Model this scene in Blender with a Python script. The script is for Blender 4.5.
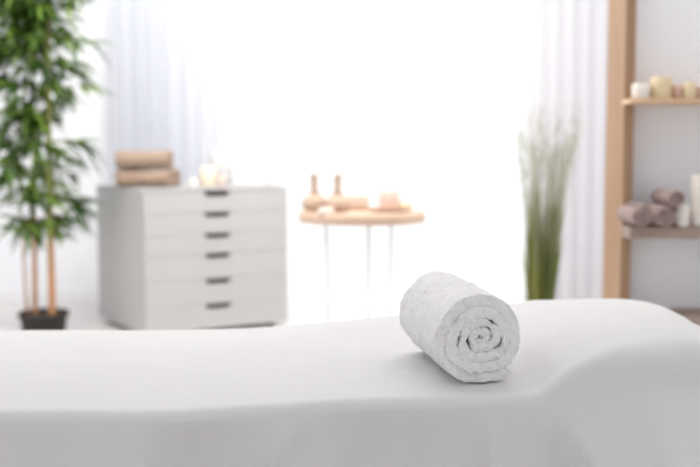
import bpy, bmesh, math, random
from mathutils import Vector, Matrix, noise

# ------------------------------------------------------------------ clear
for o in list(bpy.data.objects):
    bpy.data.objects.remove(o)
sc = bpy.context.scene
col = sc.collection
PI = math.pi

# ------------------------------------------------------------------ camera
CAM_H, F, HOR = 0.826, 1000.0, 150.0
PITCH = math.atan((233.5 - HOR) / F)
cd = bpy.data.cameras.new('camera')
cam = bpy.data.objects.new('camera', cd)
col.objects.link(cam)
cam.location = (0, 0, CAM_H)
cam.rotation_euler = (PI / 2 - PITCH, 0, 0)
cd.sensor_width = 36.0
cd.lens = F * 36.0 / 700.0
cd.clip_start = 0.05
cd.dof.use_dof = True
cd.dof.focus_distance = 1.53
cd.dof.aperture_fstop = (cd.lens / 1000.0) / 0.019
sc.camera = cam

# ------------------------------------------------------------------ world, lights, exposure
w = bpy.data.worlds.new('world')
sc.world = w
w.use_nodes = True
nt = w.node_tree
nt.nodes.clear()
out = nt.nodes.new('ShaderNodeOutputWorld')
bg = nt.nodes.new('ShaderNodeBackground')
tc = nt.nodes.new('ShaderNodeTexCoord')
dot = nt.nodes.new('ShaderNodeVectorMath')
dot.operation = 'DOT_PRODUCT'
dot.inputs[1].default_value = (0.7, 0.6, 0.4)
rmp = nt.nodes.new('ShaderNodeMapRange')
rmp.inputs['From Min'].default_value = -0.95
rmp.inputs['From Max'].default_value = 0.3
rmp.inputs['To Min'].default_value = 0.47
rmp.inputs['To Max'].default_value = 1.1
nt.links.new(tc.outputs['Generated'], dot.inputs[0])
nt.links.new(dot.outputs['Value'], rmp.inputs['Value'])
nt.links.new(rmp.outputs['Result'], bg.inputs['Strength'])
bg.inputs['Color'].default_value = (0.985, 0.99, 1.0, 1)
nt.links.new(bg.outputs[0], out.inputs[0])


def area(name, loc, rot, sx, sy, power, color=(1, 1, 1)):
    l = bpy.data.lights.new(name, 'AREA')
    l.shape = 'RECTANGLE'
    l.size, l.size_y = sx, sy
    l.energy = power
    l.color = color
    o = bpy.data.objects.new(name, l)
    o.location = loc
    o.rotation_euler = rot
    col.objects.link(o)
    return o


# added soft overhead fill for the back half of the room, no real fixture
area('overhead_fill', (0.1, 3.1, 2.52), (0, 0, 0), 3.4, 2.4, 29, (1.0, 0.985, 0.975))
# added unseen fill strip, tilted to brighten the window wall
area('back_wall_fill', (-0.1, 3.6, 2.45), (math.radians(40), 0, 0), 3.4, 0.6, 68, (1.0, 0.985, 0.975))

sc.view_settings.view_transform = 'Standard'
sc.view_settings.look = 'None'
sc.view_settings.gamma = 1.0
sc.view_settings.use_curve_mapping = False
sc.view_settings.exposure = 0.25
sc.cycles.max_bounces = 10
sc.cycles.diffuse_bounces = 6
sc.cycles.transparent_max_bounces = 12


# ------------------------------------------------------------------ helpers
def at(px, py, Y):
    """photo pixel -> world point at distance Y"""
    u, v = (px - 350.0) / F, -(py - 233.5) / F
    d = Vector((u, math.cos(PITCH) + v * math.sin(PITCH), -math.sin(PITCH) + v * math.cos(PITCH)))
    return Vector((0, 0, CAM_H)) + d * (Y / d.y)


def srgb(r, g, b):
    f = lambda c: (c / 255 / 12.92) if c <= 10 else ((c / 255 + 0.055) / 1.055) ** 2.4
    return (f(r), f(g), f(b), 1)


def mat(name, c, rough=0.6, var=0.0, scale=20.0, bump=0.0, bscale=200.0, metal=0.0, spec=0.3, stretch=None, sheen=0.0, sss=0.0):
    m = bpy.data.materials.new(name)
    m.use_nodes = True
    n = m.node_tree
    p = n.nodes['Principled BSDF']
    p.inputs['Base Color'].default_value = c
    p.inputs['Roughness'].default_value = rough
    p.inputs['Metallic'].default_value = metal
    p.inputs['Specular IOR Level'].default_value = spec
    if sheen:
        p.inputs['Sheen Weight'].default_value = sheen
    if sss:
        p.inputs['Subsurface Weight'].default_value = sss
        p.inputs['Subsurface Radius'].default_value = (0.02, 0.015, 0.01)
    t = n.nodes.new('ShaderNodeTexCoord')
    mp = n.nodes.new('ShaderNodeMapping')
    n.links.new(t.outputs['Object'], mp.inputs[0])
    if stretch:
        mp.inputs['Scale'].default_value = stretch
    if var:
        nz = n.nodes.new('ShaderNodeTexNoise')
        nz.inputs['Scale'].default_value = scale
        nz.inputs['Detail'].default_value = 5
        n.links.new(mp.outputs[0], nz.inputs['Vector'])
        cr = n.nodes.new('ShaderNodeValToRGB')
        cr.color_ramp.elements[0].position = 0.3
        cr.color_ramp.elements[1].position = 0.7
        cr.color_ramp.elements[0].color = tuple(max(0, x * (1 - var)) for x in c[:3]) + (1,)
        cr.color_ramp.elements[1].color = tuple(min(1, x * (1 + var)) for x in c[:3]) + (1,)
        n.links.new(nz.outputs['Fac'], cr.inputs[0])
        n.links.new(cr.outputs[0], p.inputs['Base Color'])
    if bump:
        nb = n.nodes.new('ShaderNodeTexNoise')
        nb.inputs['Scale'].default_value = bscale
        nb.inputs['Detail'].default_value = 3
        n.links.new(t.outputs['Object'], nb.inputs['Vector'])
        b = n.nodes.new('ShaderNodeBump')
        b.inputs['Strength'].default_value = bump
        b.inputs['Distance'].default_value = 0.004
        n.links.new(nb.outputs['Fac'], b.inputs['Height'])
        n.links.new(b.outputs[0], p.inputs['Normal'])
    return m


def leaf_mat(name, ca, cb, cc, trans=0.35):
    m = bpy.data.materials.new(name)
    m.use_nodes = True
    n = m.node_tree
    p = n.nodes['Principled BSDF']
    o = n.nodes['Material Output']
    g = n.nodes.new('ShaderNodeNewGeometry')
    cr = n.nodes.new('ShaderNodeValToRGB')
    cr.color_ramp.elements[0].color = ca
    cr.color_ramp.elements[1].color = cc
    e = cr.color_ramp.elements.new(0.5)
    e.color = cb
    n.links.new(g.outputs['Random Per Island'], cr.inputs[0])
    n.links.new(cr.outputs[0], p.inputs['Base Color'])
    p.inputs['Roughness'].default_value = 0.45
    tr = n.nodes.new('ShaderNodeBsdfTranslucent')
    n.links.new(cr.outputs[0], tr.inputs['Color'])
    mx = n.nodes.new('ShaderNodeMixShader')
    mx.inputs[0].default_value = trans
    n.links.new(p.outputs[0], mx.inputs[1])
    n.links.new(tr.outputs[0], mx.inputs[2])
    n.links.new(mx.outputs[0], o.inputs[0])
    return m


def wood_mat(name, c1, c2, axis='Z', scale=6.0):
    m = bpy.data.materials.new(name)
    m.use_nodes = True
    n = m.node_tree
    p = n.nodes['Principled BSDF']
    p.inputs['Roughness'].default_value = 0.55
    p.inputs['Specular IOR Level'].default_value = 0.3
    t = n.nodes.new('ShaderNodeTexCoord')
    mp = n.nodes.new('ShaderNodeMapping')
    mp.inputs['Scale'].default_value = {'Z': (9, 9, 0.5), 'X': (0.6, 9, 9), 'Y': (9, 0.6, 9)}[axis]
    n.links.new(t.outputs['Object'], mp.inputs[0])
    nz = n.nodes.new('ShaderNodeTexNoise')
    nz.inputs['Scale'].default_value = scale
    nz.inputs['Detail'].default_value = 8
    nz.inputs['Distortion'].default_value = 0.6
    n.links.new(mp.outputs[0], nz.inputs['Vector'])
    cr = n.nodes.new('ShaderNodeValToRGB')
    cr.color_ramp.elements[0].position = 0.35
    cr.color_ramp.elements[1].position = 0.68
    cr.color_ramp.elements[0].color = c1
    cr.color_ramp.elements[1].color = c2
    n.links.new(nz.outputs['Fac'], cr.inputs[0])
    n.links.new(cr.outputs[0], p.inputs['Base Color'])
    return m


def sheer_mat(name, c, transp):
    m = bpy.data.materials.new(name)
    m.use_nodes = True
    n = m.node_tree
    n.nodes.remove(n.nodes['Principled BSDF'])
    o = n.nodes['Material Output']
    d = n.nodes.new('ShaderNodeBsdfDiffuse')
    t = n.nodes.new('ShaderNodeBsdfTranslucent')
    x = n.nodes.new('ShaderNodeBsdfTransparent')
    # fine woven threads
    tc_ = n.nodes.new('ShaderNodeTexCoord')
    wv = n.nodes.new('ShaderNodeTexNoise')
    wv.inputs['Scale'].default_value = 3.0
    mp = n.nodes.new('ShaderNodeMapping')
    mp.inputs['Scale'].default_value = (14, 14, 0.2)
    n.links.new(tc_.outputs['Object'], mp.inputs[0])
    n.links.new(mp.outputs[0], wv.inputs['Vector'])
    cr = n.nodes.new('ShaderNodeValToRGB')
    cr.color_ramp.elements[0].color = tuple(v * 0.95 for v in c[:3]) + (1,)
    cr.color_ramp.elements[1].color = c
    n.links.new(wv.outputs['Fac'], cr.inputs[0])
    n.links.new(cr.outputs[0], d.inputs[0])
    n.links.new(cr.outputs[0], t.inputs[0])
    a = n.nodes.new('ShaderNodeMixShader')
    a.inputs[0].default_value = 0.36
    n.links.new(d.outputs[0], a.inputs[1])
    n.links.new(t.outputs[0], a.inputs[2])
    b = n.nodes.new('ShaderNodeMixShader')
    b.inputs[0].default_value = transp
    n.links.new(a.outputs[0], b.inputs[1])
    n.links.new(x.outputs[0], b.inputs[2])
    n.links.new(b.outputs[0], o.inputs[0])
    return m


def glass_mat(name, gloss=0.06, tint=(1, 1, 1, 1), body=0.0, bodyc=(0.9, 0.9, 0.9, 1)):
    m = bpy.data.materials.new(name)
    m.use_nodes = True
    n = m.node_tree
    n.nodes.remove(n.nodes['Principled BSDF'])
    o = n.nodes['Material Output']
    x = n.nodes.new('ShaderNodeBsdfTransparent')
    x.inputs[0].default_value = tint
    g = n.nodes.new('ShaderNodeBsdfGlossy')
    g.inputs['Roughness'].default_value = 0.05
    a = n.nodes.new('ShaderNodeMixShader')
    a.inputs[0].default_value = gloss
    n.links.new(x.outputs[0], a.inputs[1])
    n.links.new(g.outputs[0], a.inputs[2])
    last = a
    if body:
        d = n.nodes.new('ShaderNodeBsdfDiffuse')
        d.inputs[0].default_value = bodyc
        b = n.nodes.new('ShaderNodeMixShader')
        b.inputs[0].default_value = body
        n.links.new(a.outputs[0], b.inputs[1])
        n.links.new(d.outputs[0], b.inputs[2])
        last = b
    n.links.new(last.outputs[0], o.inputs[0])
    return m


def obj(name, bm, m, parent=None, smooth=True, normals=True):
    if normals:
        bmesh.ops.recalc_face_normals(bm, faces=bm.faces[:])
    me = bpy.data.meshes.new(name)
    bm.to_mesh(me)
    bm.free()
    me.materials.append(m)
    if smooth:
        for p in me.polygons:
            p.use_smooth = True
    o = bpy.data.objects.new(name, me)
    col.objects.link(o)
    if parent:
        o.parent = parent
    return o


def tag(o, label, cat, group=None):
    o['label'] = label
    o['category'] = cat
    if group:
        o['group'] = group
    return o


def thing(name, label, cat, loc=(0, 0, 0), rz=0.0, group=None):
    o = bpy.data.objects.new(name, None)
    o.empty_display_size = 0.05
    col.objects.link(o)
    o.location = loc
    o.rotation_euler = (0, 0, rz)
    return tag(o, label, cat, group)


def struct(o):
    o['kind'] = 'structure'
    return o


def copy_tree(o):
    c = o.copy()
    col.objects.link(c)
    for ch in list(o.children):
        k = ch.copy()
        col.objects.link(k)
        k.parent = c
        for g in list(ch.children):
            q = g.copy()
            col.objects.link(q)
            q.parent = k
    return c


def box(bm, x0, x1, y0, y1, z0, z1, bev=0.0, seg=2):
    r = bmesh.ops.create_cube(bm, size=1.0)
    vs = r['verts']
    for v in vs:
        v.co = Vector((x0 + (v.co.x + .5) * (x1 - x0), y0 + (v.co.y + .5) * (y1 - y0), z0 + (v.co.z + .5) * (z1 - z0)))
    if bev:
        es = list({e for v in vs for e in v.link_edges})
        bmesh.ops.bevel(bm, geom=es, offset=bev, segments=seg, affect='EDGES', profile=0.5)
    return bm


def lathe(bm, prof, n=32, cx=0, cy=0, cz=0, sx=1, sy=1):
    rings = []
    for r, z in prof:
        if r < 1e-6:
            rings.append([bm.verts.new((cx, cy, cz + z))])
        else:
            rings.append([bm.verts.new((cx + r * sx * math.cos(2 * PI * k / n), cy + r * sy * math.sin(2 * PI * k / n), cz + z)) for k in range(n)])
    for a, b in zip(rings, rings[1:]):
        if len(a) == 1 and len(b) == 1:
            continue
        for k in range(n):
            k2 = (k + 1) % n
            if len(a) == 1:
                bm.faces.new((a[0], b[k], b[k2]))
            elif len(b) == 1:
                bm.faces.new((a[k], a[k2], b[0]))
            else:
                bm.faces.new((a[k], a[k2], b[k2], b[k]))
    return bm


def tube(bm, pts, rads, n=8, cap=True):
    pts = [Vector(p) for p in pts]
    if not isinstance(rads, (list, tuple)):
        rads = [rads] * len(pts)
    rings = []
    up = None
    for i, p in enumerate(pts):
        d = (pts[min(i + 1, len(pts) - 1)] - pts[max(i - 1, 0)]).normalized()
        if up is None:
            up = Vector((1, 0, 0)) if abs(d.x) < 0.9 else Vector((0, 1, 0))
        s = d.cross(up).normalized()
        up = s.cross(d).normalized()
        rings.append([bm.verts.new(p + (s * math.cos(2 * PI * k / n) + up * math.sin(2 * PI * k / n)) * rads[i]) for k in range(n)])
    for a, b in zip(rings, rings[1:]):
        for k in range(n):
            bm.faces.new((a[k], a[(k + 1) % n], b[(k + 1) % n], b[k]))
    if cap:
        bm.faces.new(rings[0])
        bm.faces.new(rings[-1][::-1])
    return bm


def sst(a, b, x):
    t = min(1, max(0, (x - a) / (b - a)))
    return t * t * (3 - 2 * t)


def interp(x, tab):
    if x <= tab[0][0]:
        return tab[0][1]
    for (x0, y0), (x1, y1) in zip(tab, tab[1:]):
        if x <= x1:
            t = (x - x0) / (x1 - x0)
            return y0 + (y1 - y0) * t
    return tab[-1][1]


def smooth_tab(x, tab, wd=0.03):
    return (interp(x - wd, tab) + 2 * interp(x - wd / 2, tab) + 3 * interp(x, tab) + 2 * interp(x + wd / 2, tab) + interp(x + wd, tab)) / 9.0


# ------------------------------------------------------------------ materials
M = {}
M['wall'] = mat('wall_paint', srgb(243, 244, 247), 0.85, var=0.015, scale=2, bump=0.05, bscale=120)
M['ceiling'] = mat('ceiling_paint', srgb(240, 240, 240), 0.9, var=0.01)
M['floor'] = mat('pale_floor', srgb(226, 221, 220), 0.42, var=0.05, scale=3.0, stretch=(0.6, 6, 1), spec=0.3)
M['trim'] = mat('white_trim', srgb(240, 240, 241), 0.5, var=0.01)
M['sheer'] = sheer_mat('sheer_voile', (0.74, 0.755, 0.795, 1), 0.04)
M['sheer2'] = sheer_mat('sheer_voile_warm', (0.64, 0.635, 0.655, 1), 0.04)
M['glass'] = glass_mat('window_glass', 0.05)
M['sheet'] = mat('white_cotton_sheet', srgb(218, 218, 217), 0.85, var=0.01, scale=6, bump=0.12, bscale=260, spec=0.1, sheen=0.1)
M['vinyl'] = mat('table_vinyl', srgb(225, 220, 214), 0.5, var=0.02)
M['terry'] = mat('white_terry', srgb(251, 250, 250), 0.95, var=0.025, scale=90, bump=0.9, bscale=420, spec=0.05, sheen=0.2)
M['beige_terry'] = mat('beige_terry', srgb(160, 139, 122), 0.95, var=0.06, scale=40, bump=0.8, bscale=260, spec=0.05)
M['mauve_terry'] = mat('mauve_terry', srgb(164, 145, 141), 0.95, var=0.08, scale=40, bump=0.8, bscale=260, spec=0.05)
M['cab'] = mat('white_lacquer', srgb(178, 177, 176), 0.45, var=0.01, scale=4, spec=0.35)
M['notch_shade'] = mat('notch_shade_dark', srgb(46, 41, 45), 0.5, var=0.1)  # near black, stands for the shade inside the drawer cutouts
M['black'] = mat('black_plastic', srgb(38, 36, 36), 0.5, var=0.1)
M['pot'] = mat('black_pot', srgb(50, 46, 42), 0.55, var=0.15, scale=15, bump=0.2, bscale=60)
M['soil'] = mat('potting_soil', srgb(70, 58, 46), 0.95, var=0.35, scale=60, bump=0.8, bscale=90)
M['stalk'] = None
M['leaf'] = leaf_mat('bamboo_leaf', srgb(36, 60, 28), srgb(66, 100, 36), srgb(138, 170, 70))
M['grass'] = leaf_mat('grass_blade', srgb(66, 88, 38), srgb(108, 122, 50), srgb(168, 162, 82), 0.25)
M['plume'] = leaf_mat('grass_plume', srgb(122, 126, 100), srgb(164, 166, 142), srgb(196, 195, 176), 0.3)
M['pine'] = wood_mat('pine_upright', srgb(158, 127, 100), srgb(174, 143, 114), 'Z', 4)
M['pine_shelf'] = wood_mat('pine_shelf', srgb(220, 186, 150), srgb(232, 202, 170), 'X', 4)
M['grey_shelf'] = wood_mat('weathered_shelf', srgb(150, 134, 122), srgb(174, 158, 146), 'X', 4)
M['panel'] = mat('back_panel_white', srgb(245, 247, 251), 0.7, var=0.012, scale=3)
M['table_wood'] = wood_mat('light_birch', srgb(200, 172, 150), srgb(212, 186, 164), 'X', 3)
M['metal'] = mat('pale_metal', srgb(186, 186, 190), 0.35, var=0.02, metal=0.6, spec=0.5)
M['linen'] = mat('linen_pouch', srgb(190, 167, 148), 0.9, var=0.06, scale=50, bump=0.4, bscale=200)
M['linen_dark'] = mat('twine_wrapped_handle', srgb(186, 164, 144), 0.9, var=0.1, scale=80, bump=0.5, bscale=200)
M['wax_cream'] = mat('cream_wax', srgb(240, 228, 204), 0.5, var=0.02, scale=8, sss=0.15)
M['wax_white'] = mat('white_wax', srgb(240, 234, 226), 0.5, var=0.02, scale=8, sss=0.15)
M['wax_honey'] = mat('honey_wax', srgb(230, 212, 176), 0.5, var=0.04, scale=8, sss=0.15)
M['wax_pink'] = mat('pink_wax', srgb(228, 202, 190), 0.5, var=0.03, scale=8, sss=0.15)
M['wax_blush'] = mat('blush_wax', srgb(226, 206, 196), 0.5, var=0.02, scale=8, sss=0.15)
M['wick'] = mat('wick', srgb(90, 80, 70), 0.9, var=0.1)
M['soap'] = mat('soap', srgb(222, 204, 190), 0.5, var=0.03, scale=12, sss=0.1)
M['soap_white'] = mat('white_soap', srgb(240, 232, 220), 0.5, var=0.02, scale=12, sss=0.1)
M['vase'] = glass_mat('frosted_vase_glass', 0.06, (0.97, 0.97, 0.97, 1), 0.6, (0.74, 0.74, 0.73, 1))


def stalk_mat():
    m = bpy.data.materials.new('bamboo_cane')
    m.use_nodes = True
    n = m.node_tree
    p = n.nodes['Principled BSDF']
    p.inputs['Roughness'].default_value = 0.45
    t = n.nodes.new('ShaderNodeTexCoord')
    s = n.nodes.new('ShaderNodeSeparateXYZ')
    n.links.new(t.outputs['Object'], s.inputs[0])
    nz = n.nodes.new('ShaderNodeTexNoise')
    nz.inputs['Scale'].default_value = 9
    n.links.new(t.outputs['Object'], nz.inputs['Vector'])
    ad = n.nodes.new('ShaderNodeMath')
    ad.operation = 'MULTIPLY_ADD'
    ad.inputs[1].default_value = 0.3
    n.links.new(nz.outputs['Fac'], ad.inputs[0])
    n.links.new(s.outputs['Z'], ad.inputs[2])
    cr = n.nodes.new('ShaderNodeValToRGB')
    cr.color_ramp.elements[0].position = 0.45
    cr.color_ramp.elements[1].position = 0.85
    cr.color_ramp.elements[0].color = srgb(190, 138, 92)
    cr.color_ramp.elements[1].color = srgb(132, 138, 72)
    n.links.new(ad.outputs[0], cr.inputs[0])
    n.links.new(cr.outputs[0], p.inputs['Base Color'])
    return m


M['stalk'] = stalk_mat()

# ------------------------------------------------------------------ the setting
XL, XR, YB, YF, ZC = -2.5, 2.3, 5.37, -0.9, 2.6
WX0, WX1, WZ0, WZ1 = -0.80, 1.06, 0.03, 2.42   # window opening
bm = bmesh.new(); box(bm, XL - .1, XR + .1, YF, YB + .2, -0.1, 0)
struct(obj('floor', bm, M['floor'], smooth=False))
bm = bmesh.new(); box(bm, XL - .1, XR + .1, YF, YB + .2, ZC, ZC + .1)
struct(obj('ceiling', bm, M['ceiling'], smooth=False))
bm = bmesh.new(); box(bm, XL - .1, XL, YF, YB + .2, 0, ZC)
struct(obj('wall_left', bm, M['wall'], smooth=False))
bm = bmesh.new()
SW0, SW1 = 3.2, 5.2                                 # unseen side window opening, added to light the back wall from the right
box(bm, XR, XR + .1, YF, SW0, 0, ZC); box(bm, XR, XR + .1, SW1, YB + .2, 0, ZC)
box(bm, XR, XR + .1, SW0, SW1, 0, .12); box(bm, XR, XR + .1, SW0, SW1, 2.4, ZC)
struct(obj('wall_right', bm, M['wall'], smooth=False))
bm = bmesh.new()
box(bm, XL, WX0, YB, YB + .2, 0, ZC)
box(bm, WX1, XR, YB, YB + .2, 0, ZC)
box(bm, WX0, WX1, YB, YB + .2, WZ1, ZC)
box(bm, WX0, WX1, YB, YB + .2, 0, WZ0)
struct(obj('wall_back', bm, M['wall'], smooth=False))
bm = bmesh.new()
box(bm, XL, WX0 - .02, YB - .014, YB, 0, .07, .003)
box(bm, WX1 + .02, XR, YB - .014, YB, 0, .07, .003)
struct(obj('baseboard_back', bm, M['trim'], smooth=False))
bm = bmesh.new(); box(bm, XL, XL + .014, YF, YB - .014, 0, .07, .003)
struct(obj('baseboard_left', bm, M['trim'], smooth=False))
bm = bmesh.new()
fw = .05
for (a, b, c, d) in ((WX0, WX0 + fw, WZ0, WZ1), (WX1 - fw, WX1, WZ0, WZ1), (WX0, WX1, WZ1 - fw, WZ1), (WX0, WX1, WZ0, WZ0 + .02)):
    box(bm, a, b, YB + .06, YB + .12, c, d, .004)
win = struct(obj('window_1', bm, M['trim'], smooth=False))
bm = bmesh.new(); box(bm, WX0 + fw, WX1 - fw, YB + .085, YB + .095, WZ0 + .02, WZ1 - fw)
obj('window_pane', bm, M['glass'], win, smooth=False)


bm = bmesh.new()
for (a, b, c, d) in ((SW0, SW0 + fw, .12, 2.4), (SW1 - fw, SW1, .12, 2.4), (SW0, SW1, 2.4 - fw, 2.4), (SW0, SW1, .12, .17)):
    box(bm, XR + .03, XR + .08, a, b, c, d, .004)
win2 = struct(obj('added_side_window', bm, M['trim'], smooth=False))  # added window out of view, lets in extra side light
bm = bmesh.new(); box(bm, XR + .05, XR + .06, SW0 + fw, SW1 - fw, .17, 2.4 - fw)
obj('window_pane', bm, M['glass'], win2, smooth=False)


def curtain(x0, x1, y, folds, amp, m, name, label, seed):
    rnd = random.Random(seed)
    bm = bmesh.new()
    nx, nz = folds * 14, 26
    ph = [rnd.uniform(0, 6.28) for _ in range(4)]
    rows = []
    for j in range(nz + 1):
        z = 0.02 + (2.585 - 0.02) * j / nz
        row = []
        for i in range(nx + 1):
            u = i / nx
            fl = 1 - 0.35 * (j / nz)
            wv = math.sin(2 * PI * folds * u + ph[0] + 0.5 * math.sin(2 * PI * 1.7 * u + ph[1]))
            wv += 0.35 * math.sin(2 * PI * folds * 2.1 * u + ph[2] + 0.3 * z)
            row.append(bm.verts.new((x0 + (x1 - x0) * u + 0.012 * math.sin(2 * PI * folds * u + ph[3] + z * .5), y + amp * fl * wv, z)))
        rows.append(row)
    for a, b in zip(rows, rows[1:]):
        for i in range(nx):
            bm.faces.new((a[i], a[i + 1], b[i + 1], b[i]))
    o = obj(name, bm, m, normals=False)
    return tag(o, label, 'curtain', None)


curtain(at(112, 150, 5.26).x, at(229, 150, 5.26).x, 5.26, 7, .013, M['sheer'], 'sheer_curtain', 'bluish white sheer curtain hanging left of the window behind the dresser', 3)
curtain(at(531, 150, 5.26).x, at(640, 150, 5.26).x, 5.26, 7, .013, M['sheer2'], 'sheer_curtain', 'lavender white sheer curtain hanging right of the window beside the pine shelf', 8)

# ------------------------------------------------------------------ massage table and sheet
ZN = [(-1.3, .452), (-.25, .452), (-.12, .458), (.0, .466), (.2, .470), (.28, .474), (.315, .508), (.37, .533), (.43, .543), (.5, .549), (.55, .538), (.6, .515), (.67, .475), (.74, .43)]
ZF = [(-1.3, .4515), (-.3, .4515), (-.2, .456), (-.1, .464), (.1, .483), (.25, .499), (.34, .508), (.42, .5165), (.52, .5185), (.58, .517), (.625, .511), (.66, .499), (.69, .48), (.74, .435)]
YN, YR = 1.415, 2.08
XE0, XE1 = -1.25, .74


def top_z(X, t):
    zn, zf = smooth_tab(X, ZN, .018), smooth_tab(X, ZF)
    return zn + (zf - zn) * sst(0.0, 1.0, t)


def sheet_surface():
    bm = bmesh.new()
    cols = []
    nX = 230
    xs = [XE0 + (XE1 - XE0) * i / nX for i in range(nX + 1)]
    stations = [(XE0 - .05, .1), (XE0 - .045, .2), (XE0 - .035, .35), (XE0 - .02, .42)]
    allst = [(x, c) for x, c in stations] + [(x, None) for x in xs] + [(XE1 + .03, .40), (XE1 + .04, .33), (XE1 + .045, .2), (XE1 + .05, .1)]
    for X, cl in allst:
        Xc = min(XE1, max(XE0, X))
        r = .017 + .038 * sst(.30, .48, Xc)
        zn = smooth_tab(Xc, ZN, .018)
        zf = smooth_tab(Xc, ZF)
        # wandering of the front edge
        yn = YN + .006 * math.sin(5 * Xc + .5) + .012 * sst(.25, .45, Xc)
        yr = YR
        pts = []
        nd = 16
        for k in range(nd):                       # front drop
            s = k / nd
            z = .10 + (zn - r - .10) * s
            dn = (zn - r) - z                     # distance below the edge
            a = min(1, dn / .12)
            fold = .010 * math.sin(17 * Xc + 1.3 * math.sin(4 * Xc)) + .004 * math.sin(31 * Xc + 2 + 4 * dn) + .0022 * math.sin(67 * Xc + 1.5 * math.sin(9 * Xc) + 2 * dn)
            # creases falling diagonally from the edge
            for (xa, slope, wd, h) in ((-.055, .9, .014, .013), (.275, -.55, .020, .022), (.20, -.1, .014, .012), (.43, -.25, .03, .012), (-.30, .05, .012, .005)):
                q = (Xc - (xa - slope * dn)) / wd
                fold += -h * math.exp(-q * q) * (0.25 + min(1, dn / .03)) * math.exp(-dn * 4)
            lean = .048 * (1 - sst(.22, .36, Xc)) * (1 - math.exp(-max(0, dn) / .09)) - .10 * sst(.27, .40, Xc) * min(1, dn / .15)
            pts.append((yn + lean + fold * 1.7 * (a + .10), z))
        for k in range(9):                        # rounded front edge
            t = k / 8 * PI / 2
            pts.append((yn + r - r * math.cos(t), zn - r + r * math.sin(t)))
        nt_ = 46
        for k in range(1, nt_):                   # the top
            t = k / nt_
            y = (yn + r) + (yr - .02 - yn - r) * t
            pts.append((y, top_z(Xc, t)))
        rb = .02
        for k in range(7):
            t = k / 6 * PI / 2
            pts.append((yr - rb + rb * math.sin(t), zf - rb + rb * math.cos(t)))
        for k in range(1, 11):
            s = k / 10
            pts.append((yr + .008 * math.sin(20 * Xc) * s, (zf - rb) + (.10 - zf + rb) * s))
        col_ = []
        for j, (y, z) in enumerate(pts):
            p = Vector((X, y, z))
            n1 = noise.noise(Vector((X * 5, y * 7, z * 7)))
            n2 = noise.noise(Vector((X * 16 + 7, y * 22, z * 10)))
            n3 = noise.noise(Vector((X * 3 + 20 + y * 5, y * 26 - X * 9, 3.3)))
            dz = .0016 * n1 + .0007 * n2
            if j > 25 and j < 25 + nt_:
                rid = max(0, 1 - abs(n3) * 6) ** 2
                dz += .0026 * rid * sst(-.3, .0, X)
                # soft diagonal tension fold running up from the front edge
                q = (X - (-.055 + (y - YN) * .55)) / .02
                dz += .0045 * math.exp(-q * q) * math.exp(-max(0, y - YN) / .12)
                q = (X - (.275 + (y - YN) * .10)) / .03
                dz += -.004 * math.exp(-q * q) * math.exp(-max(0, y - YN) / .3)
            p.z += dz
            if cl is not None and p.z > cl:
                p.z = cl
            col_.append(bm.verts.new(p))
        cols.append(col_)
    for a, b in zip(cols, cols[1:]):
        for k in range(len(a) - 1):
            bm.faces.new((a[k], b[k], b[k + 1], a[k + 1]))
    return bm


sheet = obj('bed_sheet', sheet_surface(), M['sheet'])
tag(sheet, 'smooth white sheet draped over the massage table in the foreground', 'sheet')

mt = thing('massage_table', 'massage table padded underneath the white sheet in the foreground', 'massage table', (-.25, 1.755, 0))
bm = bmesh.new()
rows = []
nx, ny = 50, 14
for i in range(nx + 1):
    X = XE0 + .01 + (XE1 - XE0 - .06) * i / nx
    rows.append([bm.verts.new((X + .25, YN + .075 + (YR - YN - .11) * j / ny - 1.755, top_z(X, j / ny) - (.022 if 0 < j < ny else .04) - .03 * sst(.24, .40, X) * (j == 0))) for j in range(ny + 1)])
bot = [[bm.verts.new((v.co.x, v.co.y, .36)) for v in r] for r in rows]
for a, b in zip(rows, rows[1:]):
    for j in range(ny):
        bm.faces.new((a[j], b[j], b[j + 1], a[j + 1]))
for a, b in zip(bot, bot[1:]):
    for j in range(ny):
        bm.faces.new((a[j], a[j + 1], b[j + 1], b[j]))
for j in range(ny):
    bm.faces.new((rows[0][j], rows[0][j + 1], bot[0][j + 1], bot[0][j]))
    bm.faces.new((rows[-1][j + 1], rows[-1][j], bot[-1][j], bot[-1][j + 1]))
for i in range(nx):
    bm.faces.new((rows[i + 1][0], rows[i][0], bot[i][0], bot[i + 1][0]))
    bm.faces.new((rows[i][ny], rows[i + 1][ny], bot[i + 1][ny], bot[i][ny]))
obj('cushion', bm, M['vinyl'], mt)
bm = bmesh.new()
box(bm, -.96, .9, -.26, -.22, .31, .36, .004); box(bm, -.96, .9, .22, .26, .31, .36, .004)
box(bm, -.96, -.92, -.22, .22, .31, .36, .004); box(bm, .86, .9, -.22, .22, .31, .36, .004)
obj('frame', bm, M['pine'], mt, smooth=False)
for sx in (-.94, .88):
    for sy in (-.24, .24):
        bm = bmesh.new(); box(bm, sx - .02, sx + .02, sy - .02, sy + .02, 0, .31, .004)
        obj('leg', bm, M['pine'], mt, smooth=False)


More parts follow.
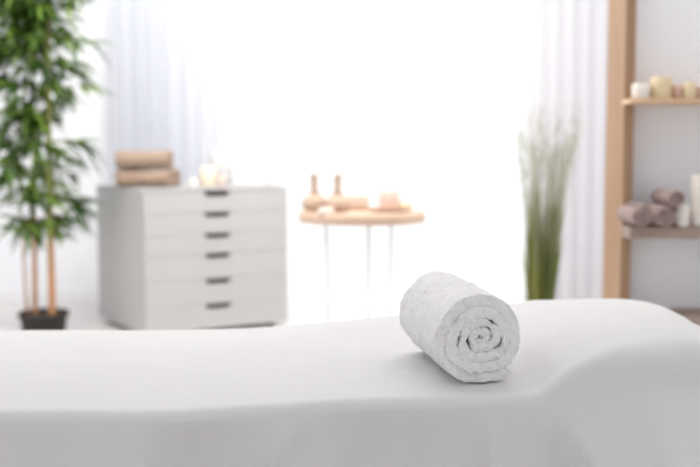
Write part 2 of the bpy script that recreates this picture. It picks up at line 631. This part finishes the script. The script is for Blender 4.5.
# ------------------------------------------------------------------ rolled towels
def roll_mesh(r_out, L, turns, r_in=.006, steps=60, phase=0.0, seed=1, amp=.0012, fine=300.0, na=22, irregular=0.0, flat=.93, gap=.92, tail=0.0, lip=0.0, cap=1.0, groove=0.0, pinch=(), fuzz=1.0):
    """cloth wound in a spiral about the local Y axis; ends at y = -L/2 (front) and +L/2"""
    rnd = random.Random(seed)
    bm = bmesh.new()
    N = int(steps * turns)
    pitch = (r_out - r_in) / turns
    rings = []
    offs = [rnd.uniform(-1, 1) for _ in range(int(turns) + 3)]
    ext = int(tail / .004)
    for i in range(N + 1 + ext):
        f = min(i, N) / N
        th = phase + 2 * PI * turns * f
        r = r_in + (r_out - r_in) * f - pitch * .5
        r = max(r, r_in * .5)
        wob = 1 + irregular * math.sin(2 * th + 1.1) * (1 - f) + irregular * .6 * math.sin(3 * th + .4 + f * 4) * (1 - f)
        c = Vector((r * wob * math.cos(th), 0, r * wob * math.sin(th)))
        nrm = Vector((math.cos(th), 0, math.sin(th)))
        tg = Vector((-math.sin(th), 0, math.cos(th)))
        if i > N:
            c += tg * (.004 * (i - N))
        ht = pitch * .5 * (gap + (.08 * sst(.42, .6, f) if groove else 0)) * (1 - .25 * irregular * math.sin(5 * th + 2) * (1 - f))
        for (nk, dp) in pinch:
            ht *= 1 - dp * math.exp(-((turns * f - nk) * 2 * PI / .33) ** 2)
        if ext and i > N:
            ht *= math.sqrt(max(.02, 1 - ((i - N) / (ext + .5)) ** 2))
        k = int(turns * f)
        jit = offs[k] * (1 - turns * f + k) + offs[k + 1] * (turns * f - k)
        capf = cap * (1 - .85 * sst(.42, .7, f)) if groove else cap
        hl = L / 2 + .006 * jit * (1 if f < .8 else .3) + lip * sst(.55, .85, f)
        loop = []
        for a in range(na + 1):                     # outer side front -> back
            s = -1 + 2 * a / na
            loop.append((s * (hl - ht), ht))
        for a in range(1, 6):
            q = PI / 2 - PI * a / 6
            loop.append((hl - ht + ht * capf * math.cos(q), ht * math.sin(q)))
        for a in range(na + 1):
            s = 1 - 2 * a / na
            loop.append((s * (hl - ht), -ht))
        for a in range(1, 6):
            q = -PI / 2 - PI * a / 6
            loop.append((-(hl - ht) - ht * capf * abs(math.cos(q)), ht * math.sin(q)))
        ring = []
        for (s, o) in loop:
            p = c + nrm * o + Vector((0, s, 0))
            n0 = noise.noise_vector(p * 28 + Vector((seed * 3.1, 0, 0)))
            p += nrm * (n0.x * amp * 1.6) + Vector((0, n0.y * amp * 1.6, 0))
            n1 = noise.noise_vector(p * fine)
            p += n1 * amp * .55 * fuzz
            p += nrm * (noise.noise(p * 95) * amp * .7 * (fuzz - 1)) + Vector((0, noise.noise(p * 120 + Vector((9, 0, 0))) * amp * 1.3 * (fuzz - 1), 0))
            lim = -r_out * flat
            if p.z < lim:
                p.z = lim + (p.z - lim) * .15
            ring.append(bm.verts.new(p))
        rings.append(ring)
    for a, b in zip(rings, rings[1:]):
        n = len(a)
        for k in range(n):
            bm.faces.new((a[k], a[(k + 1) % n], b[(k + 1) % n], b[k]))
    bm.faces.new(rings[0])
    bm.faces.new(rings[-1][::-1])
    return bm


R_T, L_T = .0735, .246
fp = Vector((.199, 1.483, 0)); bp = Vector((.152, 1.725, 0))
mid = (fp + bp) / 2
ang = math.atan2(-(bp.x - fp.x), bp.y - fp.y)
towel = obj('rolled_towel', roll_mesh(R_T, L_T, 4.26, .006, 84, phase=math.radians(-66 - 4.26 * 360), seed=5, amp=.0022, fine=330, na=56, irregular=.14, gap=1.04, tail=.02, cap=.6, groove=1.0, pinch=((1.6, .55), (1.95, .5), (2.39, .6), (1.0, .3)), fuzz=1.9), M['terry'])
towel.rotation_euler = (math.atan2(top_z(.150, (1.755 - YN) / .65) - top_z(.195, (1.515 - YN) / .65), .24), 0, ang)
towel.location = (mid.x, mid.y, 0)
bpy.context.view_layer.update()
clear = min((towel.matrix_world @ v.co).z - top_z((towel.matrix_world @ v.co).x, ((towel.matrix_world @ v.co).y - YN - .02) / (YR - YN - .04)) for v in towel.data.vertices)
towel.location.z = -clear + .0035
tag(towel, 'white terry towel rolled up on the massage table sheet', 'towel')


# ------------------------------------------------------------------ dresser
DZ = .66
yaw = math.radians(32)
fl = at(143, 190, 4.26)                # front left corner of the dresser top
dr = thing('chest_of_drawers', 'white six drawer cabinet on castors with pull cutouts darkened as shade, below the beige towels', 'chest of drawers', (fl.x, 4.26, 0), yaw)
DW, DD, Z0 = .70, .63, .026
bm = bmesh.new()
t_ = .016
box(bm, 0, DW, .02, DD, DZ - t_, DZ, .002)
box(bm, 0, DW, .02, DD, Z0, Z0 + t_, .002)
box(bm, 0, t_, .02, DD, Z0 + t_, DZ - t_, .001)
box(bm, DW - t_, DW, .02, DD, Z0 + t_, DZ - t_, .001)
box(bm, t_, DW - t_, DD - t_, DD, Z0 + t_, DZ - t_, .001)
obj('body', bm, M['cab'], dr, smooth=False)
seams = []
z = DZ - .0175
for h in (.0915, .094, .090, .114, .112, None):
    z1 = z
    z0 = Z0 + .002 if h is None else z - h
    seams.append((z0 + .0012, z1))
    z = z0
for (z0, z1) in seams:
    bm = bmesh.new()
    hx, hw, hd = DW * .49, .064, .020
    prof = [(.002, z0), (DW - .002, z0), (DW - .002, z1), (hx + hw, z1), (hx + hw - .018, z1 - hd), (hx - hw + .018, z1 - hd), (hx - hw, z1), (.002, z1)]
    fr = [bm.verts.new((x, 0, zz)) for x, zz in prof]
    bk = [bm.verts.new((x, .018, zz)) for x, zz in prof]
    for q in (fr, bk):
        bm.faces.new((q[0], q[5], q[6], q[7]))
        bm.faces.new((q[0], q[1], q[4], q[5]))
        bm.faces.new((q[1], q[2], q[3], q[4]))
    for k in range(8):
        bm.faces.new((fr[k], fr[(k + 1) % 8], bk[(k + 1) % 8], bk[k]))
    d = obj('drawer', bm, M['cab'], dr, smooth=False)
    bm = bmesh.new()  # dark plate filling the pull cutout in place of its shaded inside
    pr = [(hx + hw - .001, z1 - .004), (hx + hw - .018, z1 - hd + .001), (hx - hw + .018, z1 - hd + .001), (hx - hw + .001, z1 - .004)]
    a = [bm.verts.new((x, -.003, zz)) for x, zz in pr]
    b = [bm.verts.new((x, .014, zz)) for x, zz in pr]
    bm.faces.new(a); bm.faces.new(b[::-1])
    for k in range(4):
        bm.faces.new((a[k], a[(k + 1) % 4], b[(k + 1) % 4], b[k]))
    shade_plate = obj('notch_shade', bm, M['notch_shade'], d, smooth=False)
    shade_plate['label'] = 'dark plate painting the shade inside the pull cutout'
for cx, cy in ((.05, .09), (DW - .05, .09), (.05, DD - .05), (DW - .05, DD - .05)):
    bm = bmesh.new()
    rings = []
    for xx, rr in ((-.011, .0), (-.011, .009), (-.008, .0115), (.008, .0115), (.011, .009), (.011, 0)):
        rings.append([bm.verts.new((cx + xx, cy + max(rr, 1e-4) * math.cos(k * PI / 10), .0118 + max(rr, 1e-4) * math.sin(k * PI / 10))) for k in range(20)])
    for a, b in zip(rings, rings[1:]):
        for k in range(20):
            bm.faces.new((a[k], a[(k + 1) % 20], b[(k + 1) % 20], b[k]))
    box(bm, cx - .018, cx + .018, cy - .016, cy + .016, .02, Z0, .002)
    obj('caster', bm, M['black'], dr)


def on_dresser(px, back):
    """point on the dresser top seen in line with pixel column px, `back` metres behind the front edge"""
    c, s = math.cos(yaw), math.sin(yaw)
    # solve for u along the front
    k = (px - 350) / F
    # (fl.x + u c - back s) = k * (4.26 + u s + back c)   (small pitch ignored)
    u = (k * (4.26 + back * c) - fl.x + back * s) / (c - k * s)
    return Vector((fl.x + u * c - back * s, 4.26 + u * s + back * c, DZ))


# ------------------------------------------------------------------ folded towels
def folded(w, d, h, seed, layers=2):
    """cloth folded over `layers` times, folded edge at the front (-Y), centred on x and y, base z = 0"""
    bm = bmesh.new()
    rnd = random.Random(seed)
    t = h / layers * .97
    # centre line in (y,z): zigzag of layers
    pts = []
    for L in range(layers):
        zc = h * (L + .5) / layers
        ys = [-.5 * d + t * .5 + (d - t) * k / 10 for k in range(11)]
        if L % 2 == 0:
            ys = ys[::-1]
        for y in ys:
            pts.append((y, zc))
        if L < layers - 1:
            ye = ys[-1]
            sgn = -1 if L % 2 == 0 else 1
            for k in range(1, 6):
                q = -PI / 2 + PI * k / 6
                pts.append((ye + sgn * (h / layers * .5) * math.cos(q), zc + h / layers * .5 + h / layers * .5 * math.sin(q)))
    nX = 26
    left, right = [], []
    for i, (y, z) in enumerate(pts):
        a = Vector(pts[max(0, i - 1)]); b = Vector(pts[min(len(pts) - 1, i + 1)])
        dd = (b - a).normalized()
        n = Vector((-dd.y, dd.x))
        left.append(Vector((y, z)) + n * t * .5)
        right.append(Vector((y, z)) - n * t * .5)
    loop = left + right[::-1]
    rings = []
    cen = Vector((0, h / 2))
    for i in range(nX + 1):
        s = -1 + 2 * i / nX
        x = s * w / 2
        e = 1 - abs(s)
        ring = []
        for p in loop:
            sag = 1 - .05 * math.exp(-((s) ** 2) * 3)
            q = Vector((x, p.x, p.y * sag))
            if i in (0, nX):
                q = Vector((x - math.copysign(.000, s), p.x * .985, h / 2 * sag + (p.y * sag - h / 2 * sag) * .9))
            nn = noise.noise_vector(q * 18 + Vector((seed, seed, 0)))
            q += Vector((nn.x * .004, nn.y * .004, nn.z * .0025))
            q += noise.noise_vector(q * 160) * .001
            q.z = max(.0005, q.z)
            ring.append(bm.verts.new(q))
        rings.append(ring)
    m_ = len(loop)
    for a, b in zip(rings, rings[1:]):
        for k in range(m_):
            bm.faces.new((a[k], a[(k + 1) % m_], b[(k + 1) % m_], b[k]))
    for r in (rings[0], rings[-1]):
        half = len(pts)
        for k in range(half - 1):
            bm.faces.new((r[k], r[k + 1], r[m_ - 2 - k], r[m_ - 1 - k]))
    return bm


pA = on_dresser(149.5, .30)
lo = obj('folded_towel', folded(.238, .25, .078, 2), M['beige_terry'])
lo.location = (pA.x, pA.y, DZ)
lo.rotation_euler = (0, 0, math.radians(-4))
tag(lo, 'lower folded beige towel lying directly on the white drawer cabinet', 'towel', 'folded beige towels on the cabinet')
hi = obj('folded_towel', folded(.234, .20, .084, 4), M['beige_terry'])
hi.location = (pA.x - .012, pA.y - .02, DZ + .0805)
hi.rotation_euler = (0, 0, math.radians(3))
tag(hi, 'upper folded beige towel on top of the stack on the cabinet', 'towel', 'folded beige towels on the cabinet')


# ------------------------------------------------------------------ candles, vase and small things on the dresser
def candle(r, h, m, loc, label, group=None, wick=True):
    t = thing('candle', label, 'candle', loc, 0, group)
    bm = bmesh.new()
    b = min(.004, r * .2)
    lathe(bm, [(0, 0), (r - b, 0), (r, b), (r, h - b), (r - b * .4, h - b * .2), (r - b, h), (r * .75, h - .001), (r * .3, h - .004), (0, h - .004)], 28)
    obj('wax', bm, m, t)
    if wick:
        bm = bmesh.new()
        tube(bm, [(0, 0, h - .005), (.0005, 0, h + .004), (.002, 0, h + .009)], .0013, 6)
        obj('wick', bm, M['wick'], t)
    return t


candle(.036, .088, M['wax_cream'], on_dresser(208, .16), 'cream pillar candle on the cabinet in front of the glass vase')
candle(.018, .05, M['wax_pink'], on_dresser(222, .12), 'small pale pink candle on the cabinet beside the cream pillar candle')
candle(.02, .035, M['wax_white'], on_dresser(193, .15), 'small white candle on the cabinet between the towels and cream candle')
candle(.019, .03, M['wax_white'], on_dresser(249, .2), 'short white candle alone on the cabinet top right of the vase')
vl = on_dresser(221, .32)
vs = thing('glass_vase', 'tall frosted glass vase at the back of the cabinet top', 'vase', vl)
bm = bmesh.new()
lathe(bm, [(0, 0), (.056, 0), (.06, .004), (.06, .17), (.058, .172), (.0565, .17), (.0565, .008), (0, .008)], 36)
obj('vase_body', bm, M['vase'], vs)
sd = thing('soap_dish', 'low white dish near the right end of the cabinet top', 'dish', on_dresser(269, .22))
bm = bmesh.new()
lathe(bm, [(0, 0), (.018, 0), (.028, .012), (.03, .016), (.027, .0155), (.016, .004), (0, .004)], 28)
obj('bowl', bm, M['wax_white'], sd)

# ------------------------------------------------------------------ round side table and what stands on it
TY = 4.0
tcn = at(362, 211, TY)
TZ, TR, TT = tcn.z, .254, .042
tb = thing('side_table', 'round light wood side table with three thin metal legs by the window', 'side table', (tcn.x, TY, 0))
bm = bmesh.new()
lathe(bm, [(0, TZ - TT), (TR - .006, TZ - TT), (TR - .002, TZ - TT + .001), (TR, TZ - TT + .004), (TR, TZ - .003), (TR - .003, TZ), (0, TZ)], 72)
o = obj('table_top', bm, M['table_wood'], tb)
for k in range(3):
    a = math.radians(158.7 + 120 * k)
    bm = bmesh.new()
    c, s = math.cos(a), math.sin(a)
    tube(bm, [(.157 * c, .157 * s, TZ - TT), (.15 * c, .15 * s, .3), (.142 * c, .142 * s, .012), (.142 * c, .142 * s, 0)], [.0055, .005, .005, .006], 10)
    bm2 = bm
    lathe(bm2, [(0, TZ - TT - .006), (.014, TZ - TT - .006), (.014, TZ - TT)], 14, .157 * c, .157 * s)
    obj('leg', bm, M['metal'], tb)


def on_table(px, dy):
    y = TY + dy
    return Vector(((px - 350) / F * y * 1.0, y, TZ))


def compress(px, dy, tilt, label, group, s=1.0, rz=0):
    t = thing('herbal_compress', label, 'herbal compress', on_table(px, dy), rz, group)
    bm = bmesh.new()
    lathe(bm, [(0, 0), (.03, .001), (.045, .010), (.052, .027), (.048, .045), (.034, .060), (.018, .070), (.013, .078), (0, .078)], 40)
    for v in bm.verts:
        a = math.atan2(v.co.y, v.co.x)
        k = sst(.03, .07, v.co.z)
        f = 1 + .10 * k * math.sin(11 * a)
        v.co.x *= f * s; v.co.y *= f * s; v.co.z *= s
    obj('pouch', bm, M['linen'], t)
    bm = bmesh.new()
    pr = [(0, .07), (.015, .07), (.0135, .085), (.0125, .10), (.0135, .125), (.0145, .142), (.0155, .147), (.012, .149), (0, .148)]
    lathe(bm, pr, 20)
    for v in bm.verts:
        v.co.x += (v.co.z - .07) * tilt
        v.co *= s
    h = obj('stem', bm, M['linen_dark'], t)
    h['label'] = 'twine wrapped stem'
    bm = bmesh.new()
    for q in range(3):
        rr, zz = .0165, .072 + q * .004
        N = 20
        rings = [[bm.verts.new(((rr + .003 * math.cos(2 * PI * b / 6)) * math.cos(2 * PI * a / N) * s, (rr + .003 * math.cos(2 * PI * b / 6)) * math.sin(2 * PI * a / N) * s, (zz + .0025 * math.sin(2 * PI * b / 6)) * s)) for b in range(6)] for a in range(N)]
        for a in range(N):
            for b in range(6):
                bm.faces.new((rings[a][b], rings[(a + 1) % N][b], rings[(a + 1) % N][(b + 1) % 6], rings[a][(b + 1) % 6]))
    obj('twine', bm, M['linen_dark'], t)
    return t


compress(314.5, -.03, -.03, 'left of two upright herbal compress pouches on the round table', 'herbal compress pouches on the round table', 1.0)
compress(337.5, -.09, .02, 'herbal compress pouch on the round table, standing nearest the soap block', 'herbal compress pouches on the round table', 1.0, .5)


def soap(w, d, h, m, loc, rz, label, name='soap_bar', cat='soap'):
    bm = bmesh.new()
    box(bm, -w / 2, w / 2, -d / 2, d / 2, 0, h, min(w, d, h) * .28, 4)
    o = obj(name, bm, m)
    o.location = loc
    o.rotation_euler = (0, 0, rz)
    return tag(o, label, cat)


soap(.105, .07, .072, M['soap'], on_table(356, .06), .12, 'large beige soap block on the round table behind the pouches')
soap(.056, .04, .024, M['soap_white'], on_table(326, -.19), -.1, 'small white soap at the front edge of the round table between the pouches')
dish_l = on_table(390, -.03)
wd = thing('wooden_dish', 'shallow light wood dish under the stout pale candle on the round table', 'dish', dish_l)
bm = bmesh.new()
lathe(bm, [(0, 0), (.06, 0), (.088, .010), (.094, .016), (.090, .0165), (.06, .007), (0, .006)], 44)
obj('bowl', bm, M['table_wood'], wd)
candle(.043, .08, M['wax_blush'], dish_l + Vector((-.002, .004, .007)), 'stout pale candle standing in the wooden dish on the round table')
candle(.026, .036, M['wax_cream'], dish_l + Vector((.062, -.012, .0085)), 'small cream candle at the right side of the wooden dish')

# ------------------------------------------------------------------ bamboo plant
BY = 4.42
bc = at(44, 330, BY)
bx = bc.x
bam = thing('potted_bamboo', 'tall leafy bamboo in a low black pot at the left wall', 'plant', (bx, BY, 0))
bm = bmesh.new()
lathe(bm, [(0, 0), (.086, 0), (.091, .006), (.102, .085), (.110, .087), (.111, .106), (.106, .108), (.101, .104), (.099, .088), (0, .086)], 44)
obj('pot', bm, M['pot'], bam)
bm = bmesh.new()
lathe(bm, [(.099, .090), (.06, .097), (0, .099)], 30)
for v in bm.verts:
    v.co.z += .004 * noise.noise(v.co * 60)
obj('soil', bm, M['soil'], bam)
rnd = random.Random(11)
stalks = []
for (px, dy, r, hgt, lean, m) in ((37, .02, .0115, 1.95, .0, 'stalk'), (54, -.015, .0165, 2.05, .02, 'stalk'), (29, .05, .006, 1.55, -.03, 'stalk'), (46, .06, .009, 1.8, .01, 'stalk2')):
    if m == 'stalk2':
        continue
    x0 = at(px, 320, BY + dy).x - bx
    bm = bmesh.new()
    pts, rads = [], []
    zz = .085
    nodes = []
    while zz < hgt:
        f = (zz - .1) / (hgt - .1)
        x = x0 + lean * f + .008 * math.sin(3 * f + px)
        y = dy + .012 * math.sin(2.3 * f + px)
        rr = r * (1 - .55 * f)
        pts += [(x, y, zz), (x, y, zz + .006), (x, y, zz + .012)]
        rads += [rr, rr * 1.14, rr]
        nodes.append(Vector((x, y, zz + .006)))
        zz += .10 + .05 * f + rnd.uniform(-.012, .012)
    tube(bm, pts, rads, 12)
    obj('stalk', bm, M['stalk'], bam)
    stalks.append((nodes, hgt))


def leaf(bm, p, d, L, W, droop, side):
    """a lance shaped leaf from p along d, bending down"""
    d = d.normalized()
    up = Vector((0, 0, 1))
    s = d.cross(up)
    if s.length < .1:
        s = Vector((1, 0, 0))
    s.normalize()
    s = (s + up * side).normalized()
    prof = (0.15, .8, 1.0, .75, .4, .0)
    prev = None
    for k, wv in enumerate(prof):
        f = k / 5
        c = p + d * (L * f) - up * (droop * L * f * f)
        n = s.cross(d).normalized()
        if wv == 0:
            vt = bm.verts.new(c)
            bm.faces.new((prev[0], prev[1], vt))
            bm.faces.new((prev[1], prev[2], vt))
        else:
            cur = (bm.verts.new(c + s * W * .5 * wv), bm.verts.new(c - n * W * .12 * wv), bm.verts.new(c - s * W * .5 * wv))
            if prev:
                bm.faces.new((prev[0], prev[1], cur[1], cur[0]))
                bm.faces.new((prev[1], prev[2], cur[2], cur[1]))
            prev = cur


fol = bmesh.new()
tw = bmesh.new()
rnd = random.Random(4)
zlow = .50
for si, (nodes, hgt) in enumerate(stalks):
    for nd in nodes:
        if nd.z < zlow:
            continue
        dens = 1.0 + 1.3 * sst(1.1, 1.35, nd.z)
        nb = int(round((5.3 if si < 2 else 4.2) * dens + rnd.uniform(-.4, .6)))
        for b in range(nb):
            az = rnd.uniform(0, 2 * PI)
            reach = rnd.uniform(.06, .225) * (0.85 if nd.z < .62 else 1)
            el = rnd.uniform(-.1, .8)
            dr_ = Vector((math.cos(az) * math.cos(el), math.sin(az) * math.cos(el), math.sin(el)))
            pts = [nd + dr_ * (reach * f) + Vector((0, 0, -.06 * f * f)) for f in (0, .33, .66, 1)]
            tube(tw, pts, [.0022, .0018, .0014, .001], 5, cap=False)
            nl = rnd.randint(7, 11)
            for q in range(nl):
                f = .35 + .65 * q / (nl - 1)
                i0 = min(2, int(f * 3))
                p = pts[i0].lerp(pts[i0 + 1], f * 3 - i0)
                a2 = az + rnd.uniform(-1.3, 1.3)
                e2 = rnd.uniform(-.75, .35)
                d2 = Vector((math.cos(a2) * math.cos(e2), math.sin(a2) * math.cos(e2), math.sin(e2)))
                leaf(fol, p, d2, rnd.uniform(.085, .155), rnd.uniform(.016, .027), rnd.uniform(.1, .5), rnd.uniform(-.9, .9))
obj('twigs', tw, M['stalk'], bam)
obj('foliage', fol, M['leaf'], bam, normals=False)

# ------------------------------------------------------------------ ornamental grass
GY = 3.72
gp = at(540, 300, GY)
gr = thing('grass_plant', 'tall ornamental reed grass with feathery tips in front of the right curtain', 'plant', (gp.x, GY, 0))
bm = bmesh.new()
lathe(bm, [(0, 0), (.06, 0), (.065, .005), (.078, .13), (.083, .132), (.084, .15), (.079, .151), (.075, .135), (0, .132)], 40)
obj('pot', bm, M['pot'], gr)
bm = bmesh.new()
lathe(bm, [(.0755, .137), (.04, .141), (0, .142)], 26)
obj('soil', bm, M['soil'], gr)
rnd = random.Random(21)
bl = bmesh.new(); plm = bmesh.new()


def blade(bm, base, d0, L, W, bend, bdir, n=7):
    pts = []
    s = Vector((rnd.uniform(-1, 1), rnd.uniform(-1, 1), 0)).normalized()
    prev = None
    for k in range(n + 1):
        f = k / n
        c = base + d0 * (L * f) + bdir * (bend * L * f * f) - Vector((0, 0, .25 * bend * L * f * f))
        wv = W * (1 - f ** 2.2) * .5
        if k == n:
            v = bm.verts.new(c)
            bm.faces.new((prev[0], prev[1], v))
        else:
            cur = (bm.verts.new(c + s * wv), bm.verts.new(c - s * wv))
            if prev:
                bm.faces.new((prev[0], prev[1], cur[1], cur[0]))
            prev = cur
    return c


for k in range(230):
    a = rnd.uniform(0, 2 * PI)
    r = .042 * math.sqrt(rnd.random())
    base = Vector((r * math.cos(a), r * math.sin(a), .135))
    out_ = Vector((math.cos(a), math.sin(a), 0))
    d0 = (Vector((0, 0, 1)) + out_ * rnd.uniform(-.02, .06) + Vector((.022, 0, 0))).normalized()
    blade(bl, base, d0, rnd.uniform(.28, .58), rnd.uniform(.005, .009), rnd.uniform(0, .10), out_)
for k in range(80):
    a = rnd.uniform(0, 2 * PI)
    r = .034 * math.sqrt(rnd.random())
    base = Vector((r * math.cos(a), r * math.sin(a), .135))
    out_ = Vector((math.cos(a), math.sin(a), 0))
    d0 = (Vector((0, 0, 1)) + out_ * rnd.uniform(0, .06) + Vector((rnd.uniform(-.03, .085), 0, 0))).normalized()
    L = rnd.uniform(.66, .88)
    tip = blade(plm, base, d0, L, rnd.uniform(.003, .0055), rnd.uniform(.02, .12), out_)
    # feathery head
    dd = (d0 + out_ * .12).normalized()
    for q in range(10):
        f = rnd.uniform(.72, 1.0)
        p = base + d0 * (L * f) + out_ * (.08 * L * f * f)
        side = Vector((rnd.uniform(-1, 1), rnd.uniform(-1, 1), rnd.uniform(.8, 2.0))).normalized()
        blade(plm, p, side, rnd.uniform(.03, .07), .0022, .1, out_, 3)
for cx_, lean in ((-.018, -.002), (.012, .025), (.03, .06)):
    for k in range(9):
        base = Vector((cx_ + rnd.uniform(-.01, .01), rnd.uniform(-.025, .025), .135))
        d0 = (Vector((0, 0, 1)) + Vector((lean + rnd.uniform(-.012, .012), rnd.uniform(-.03, .03), 0))).normalized()
        blade(plm if k % 2 else bl, base, d0, rnd.uniform(.62, .78), .009, .02, Vector((math.copysign(1, lean), 0, 0)))
for k in range(26):                                     # short blades leaving the sides of the clump
    a = rnd.choice((PI, 0)) + rnd.uniform(-.9, .9)
    out_ = Vector((math.cos(a), math.sin(a), 0))
    base = out_ * .036 + Vector((0, 0, rnd.uniform(.2, .55)))
    blade(bl, base, (out_ * .35 + Vector((0, 0, 1))).normalized(), rnd.uniform(.06, .13), .005, .12, out_, 5)
obj('blades', bl, M['grass'], gr, normals=False)
obj('plumes', plm, M['plume'], gr, normals=False)

# ------------------------------------------------------------------ shelf unit
SY = 2.98
UY = .10                                               # the uprights stand behind the boards
s0 = .838
sh = thing('shelf_unit', 'pine shelf unit at the right holding candles and rolled towels', 'shelf', (s0, SY, 0))
SWD = 1.0
bm = bmesh.new(); box(bm, 0, .032, UY, UY + .215, 0, 2.0, .002)
obj('side_panel', bm, M['pine'], sh, smooth=False)
bm = bmesh.new(); box(bm, SWD - .032, SWD, UY, UY + .215, 0, 2.0, .002)
obj('side_panel', bm, M['pine'], sh, smooth=False)
bm = bmesh.new(); box(bm, .0325, SWD - .0325, UY + .07, UY + .082, .05, 1.98)
obj('back_panel', bm, M['panel'], sh, smooth=False)['label'] = 'white back panel'
z1 = at(660, 98.5, SY).z
z2 = at(660, 227, SY).z
z3 = at(660, 317, SY).z


def shelf_board(z, t, m, lab, px):
    bm = bmesh.new()
    x0 = (px - 350) / F * SY - s0
    box(bm, x0, SWD - .001, 0, UY - .0005, z - t, z, .002)
    box(bm, .0325, SWD - .0325, UY - .0005, UY + .0695, z - t, z - .0002)
    o = obj('shelf_board', bm, m, sh, smooth=False)
    o['label'] = lab
    return o


shelf_board(z1, .013, M['pine_shelf'], 'thin pale pine board', 629)
shelf_board(z2, .036, M['grey_shelf'], 'thick grey brown board', 631)
shelf_board(z3, .036, M['grey_shelf'], 'thick grey brown board', 632)


def on_shelf(px, z, dy):
    y = SY + dy
    return Vector(((px - 350) / F * y, y, z + .001))


candle(.0265, .044, M['wax_white'], on_shelf(638.5, z1, .03), 'white candle at the left end of the upper shelf')
candle(.031, .064, M['wax_honey'], on_shelf(658.5, z1, .035), 'tall honey coloured candle on the upper shelf beside the white one')
candle(.02, .043, M['wax_pink'], on_shelf(676, z1, .05), 'pale pink candle on the upper shelf between two honey candles')
candle(.0185, .048, M['wax_honey'], on_shelf(687, z1, .015), 'narrow honey coloured candle on the upper shelf near the photo edge')
candle(.03, .036, M['wax_pink'], on_shelf(703, z1, .03), 'low pink candle on the upper shelf cut off by the right photo edge')

RR = .0365
gname = 'rolled mauve towels on the lower shelf'


def mauve(r, loc, seed, label, rz=0.0, turns=2.6, L=.17):
    o = obj('rolled_towel', roll_mesh(r, L, turns, .007, 30, phase=seed * 1.3, seed=seed, amp=.0012, fine=160, na=10, irregular=.2, gap=.95), M['mauve_terry'])
    o.location = loc
    o.rotation_euler = (0, 0, rz)
    return tag(o, label, 'towel', gname)


c1 = on_shelf(634, z2, .005); c2 = c1 + Vector((RR * 2.04, .02, 0))
mauve(RR, c1 + Vector((0, 0, RR * .95 + .002)), 3, 'rolled mauve towel at the left end of the lower shelf overlapping the upright')
mauve(RR, c2 + Vector((.002, 0, RR * .95 + .002)), 7, 'rolled mauve towel second from the left on the lower shelf')
c3 = c2 + Vector((RR * 2.02, .083, 0))
mauve(RR * .95, c3 + Vector((0, 0, RR * .9)), 12, 'rolled mauve towel behind the white candles on the lower shelf', L=.10)
r4 = .0275
pA_, pB_ = c2 + Vector((.002, 0, RR * .95)), c3 + Vector((0, 0, RR * .9))
dx = pB_.x - pA_.x
half = dx / 2
hh = math.sqrt(max(1e-6, (RR + r4) ** 2 - half ** 2))
mauve(r4, Vector((pA_.x + half - .004, c2.y, pA_.z + hh - .001)), 15, 'small rolled mauve towel lying on top of the other rolls')

candle(.02, .064, M['wax_white'], on_shelf(683, z2, .018), 'white candle on the lower shelf right of the rolled towels')
candle(.026, .155, M['wax_white'], on_shelf(700, z2, .028), 'tall white candle on the lower shelf at the right photo edge')
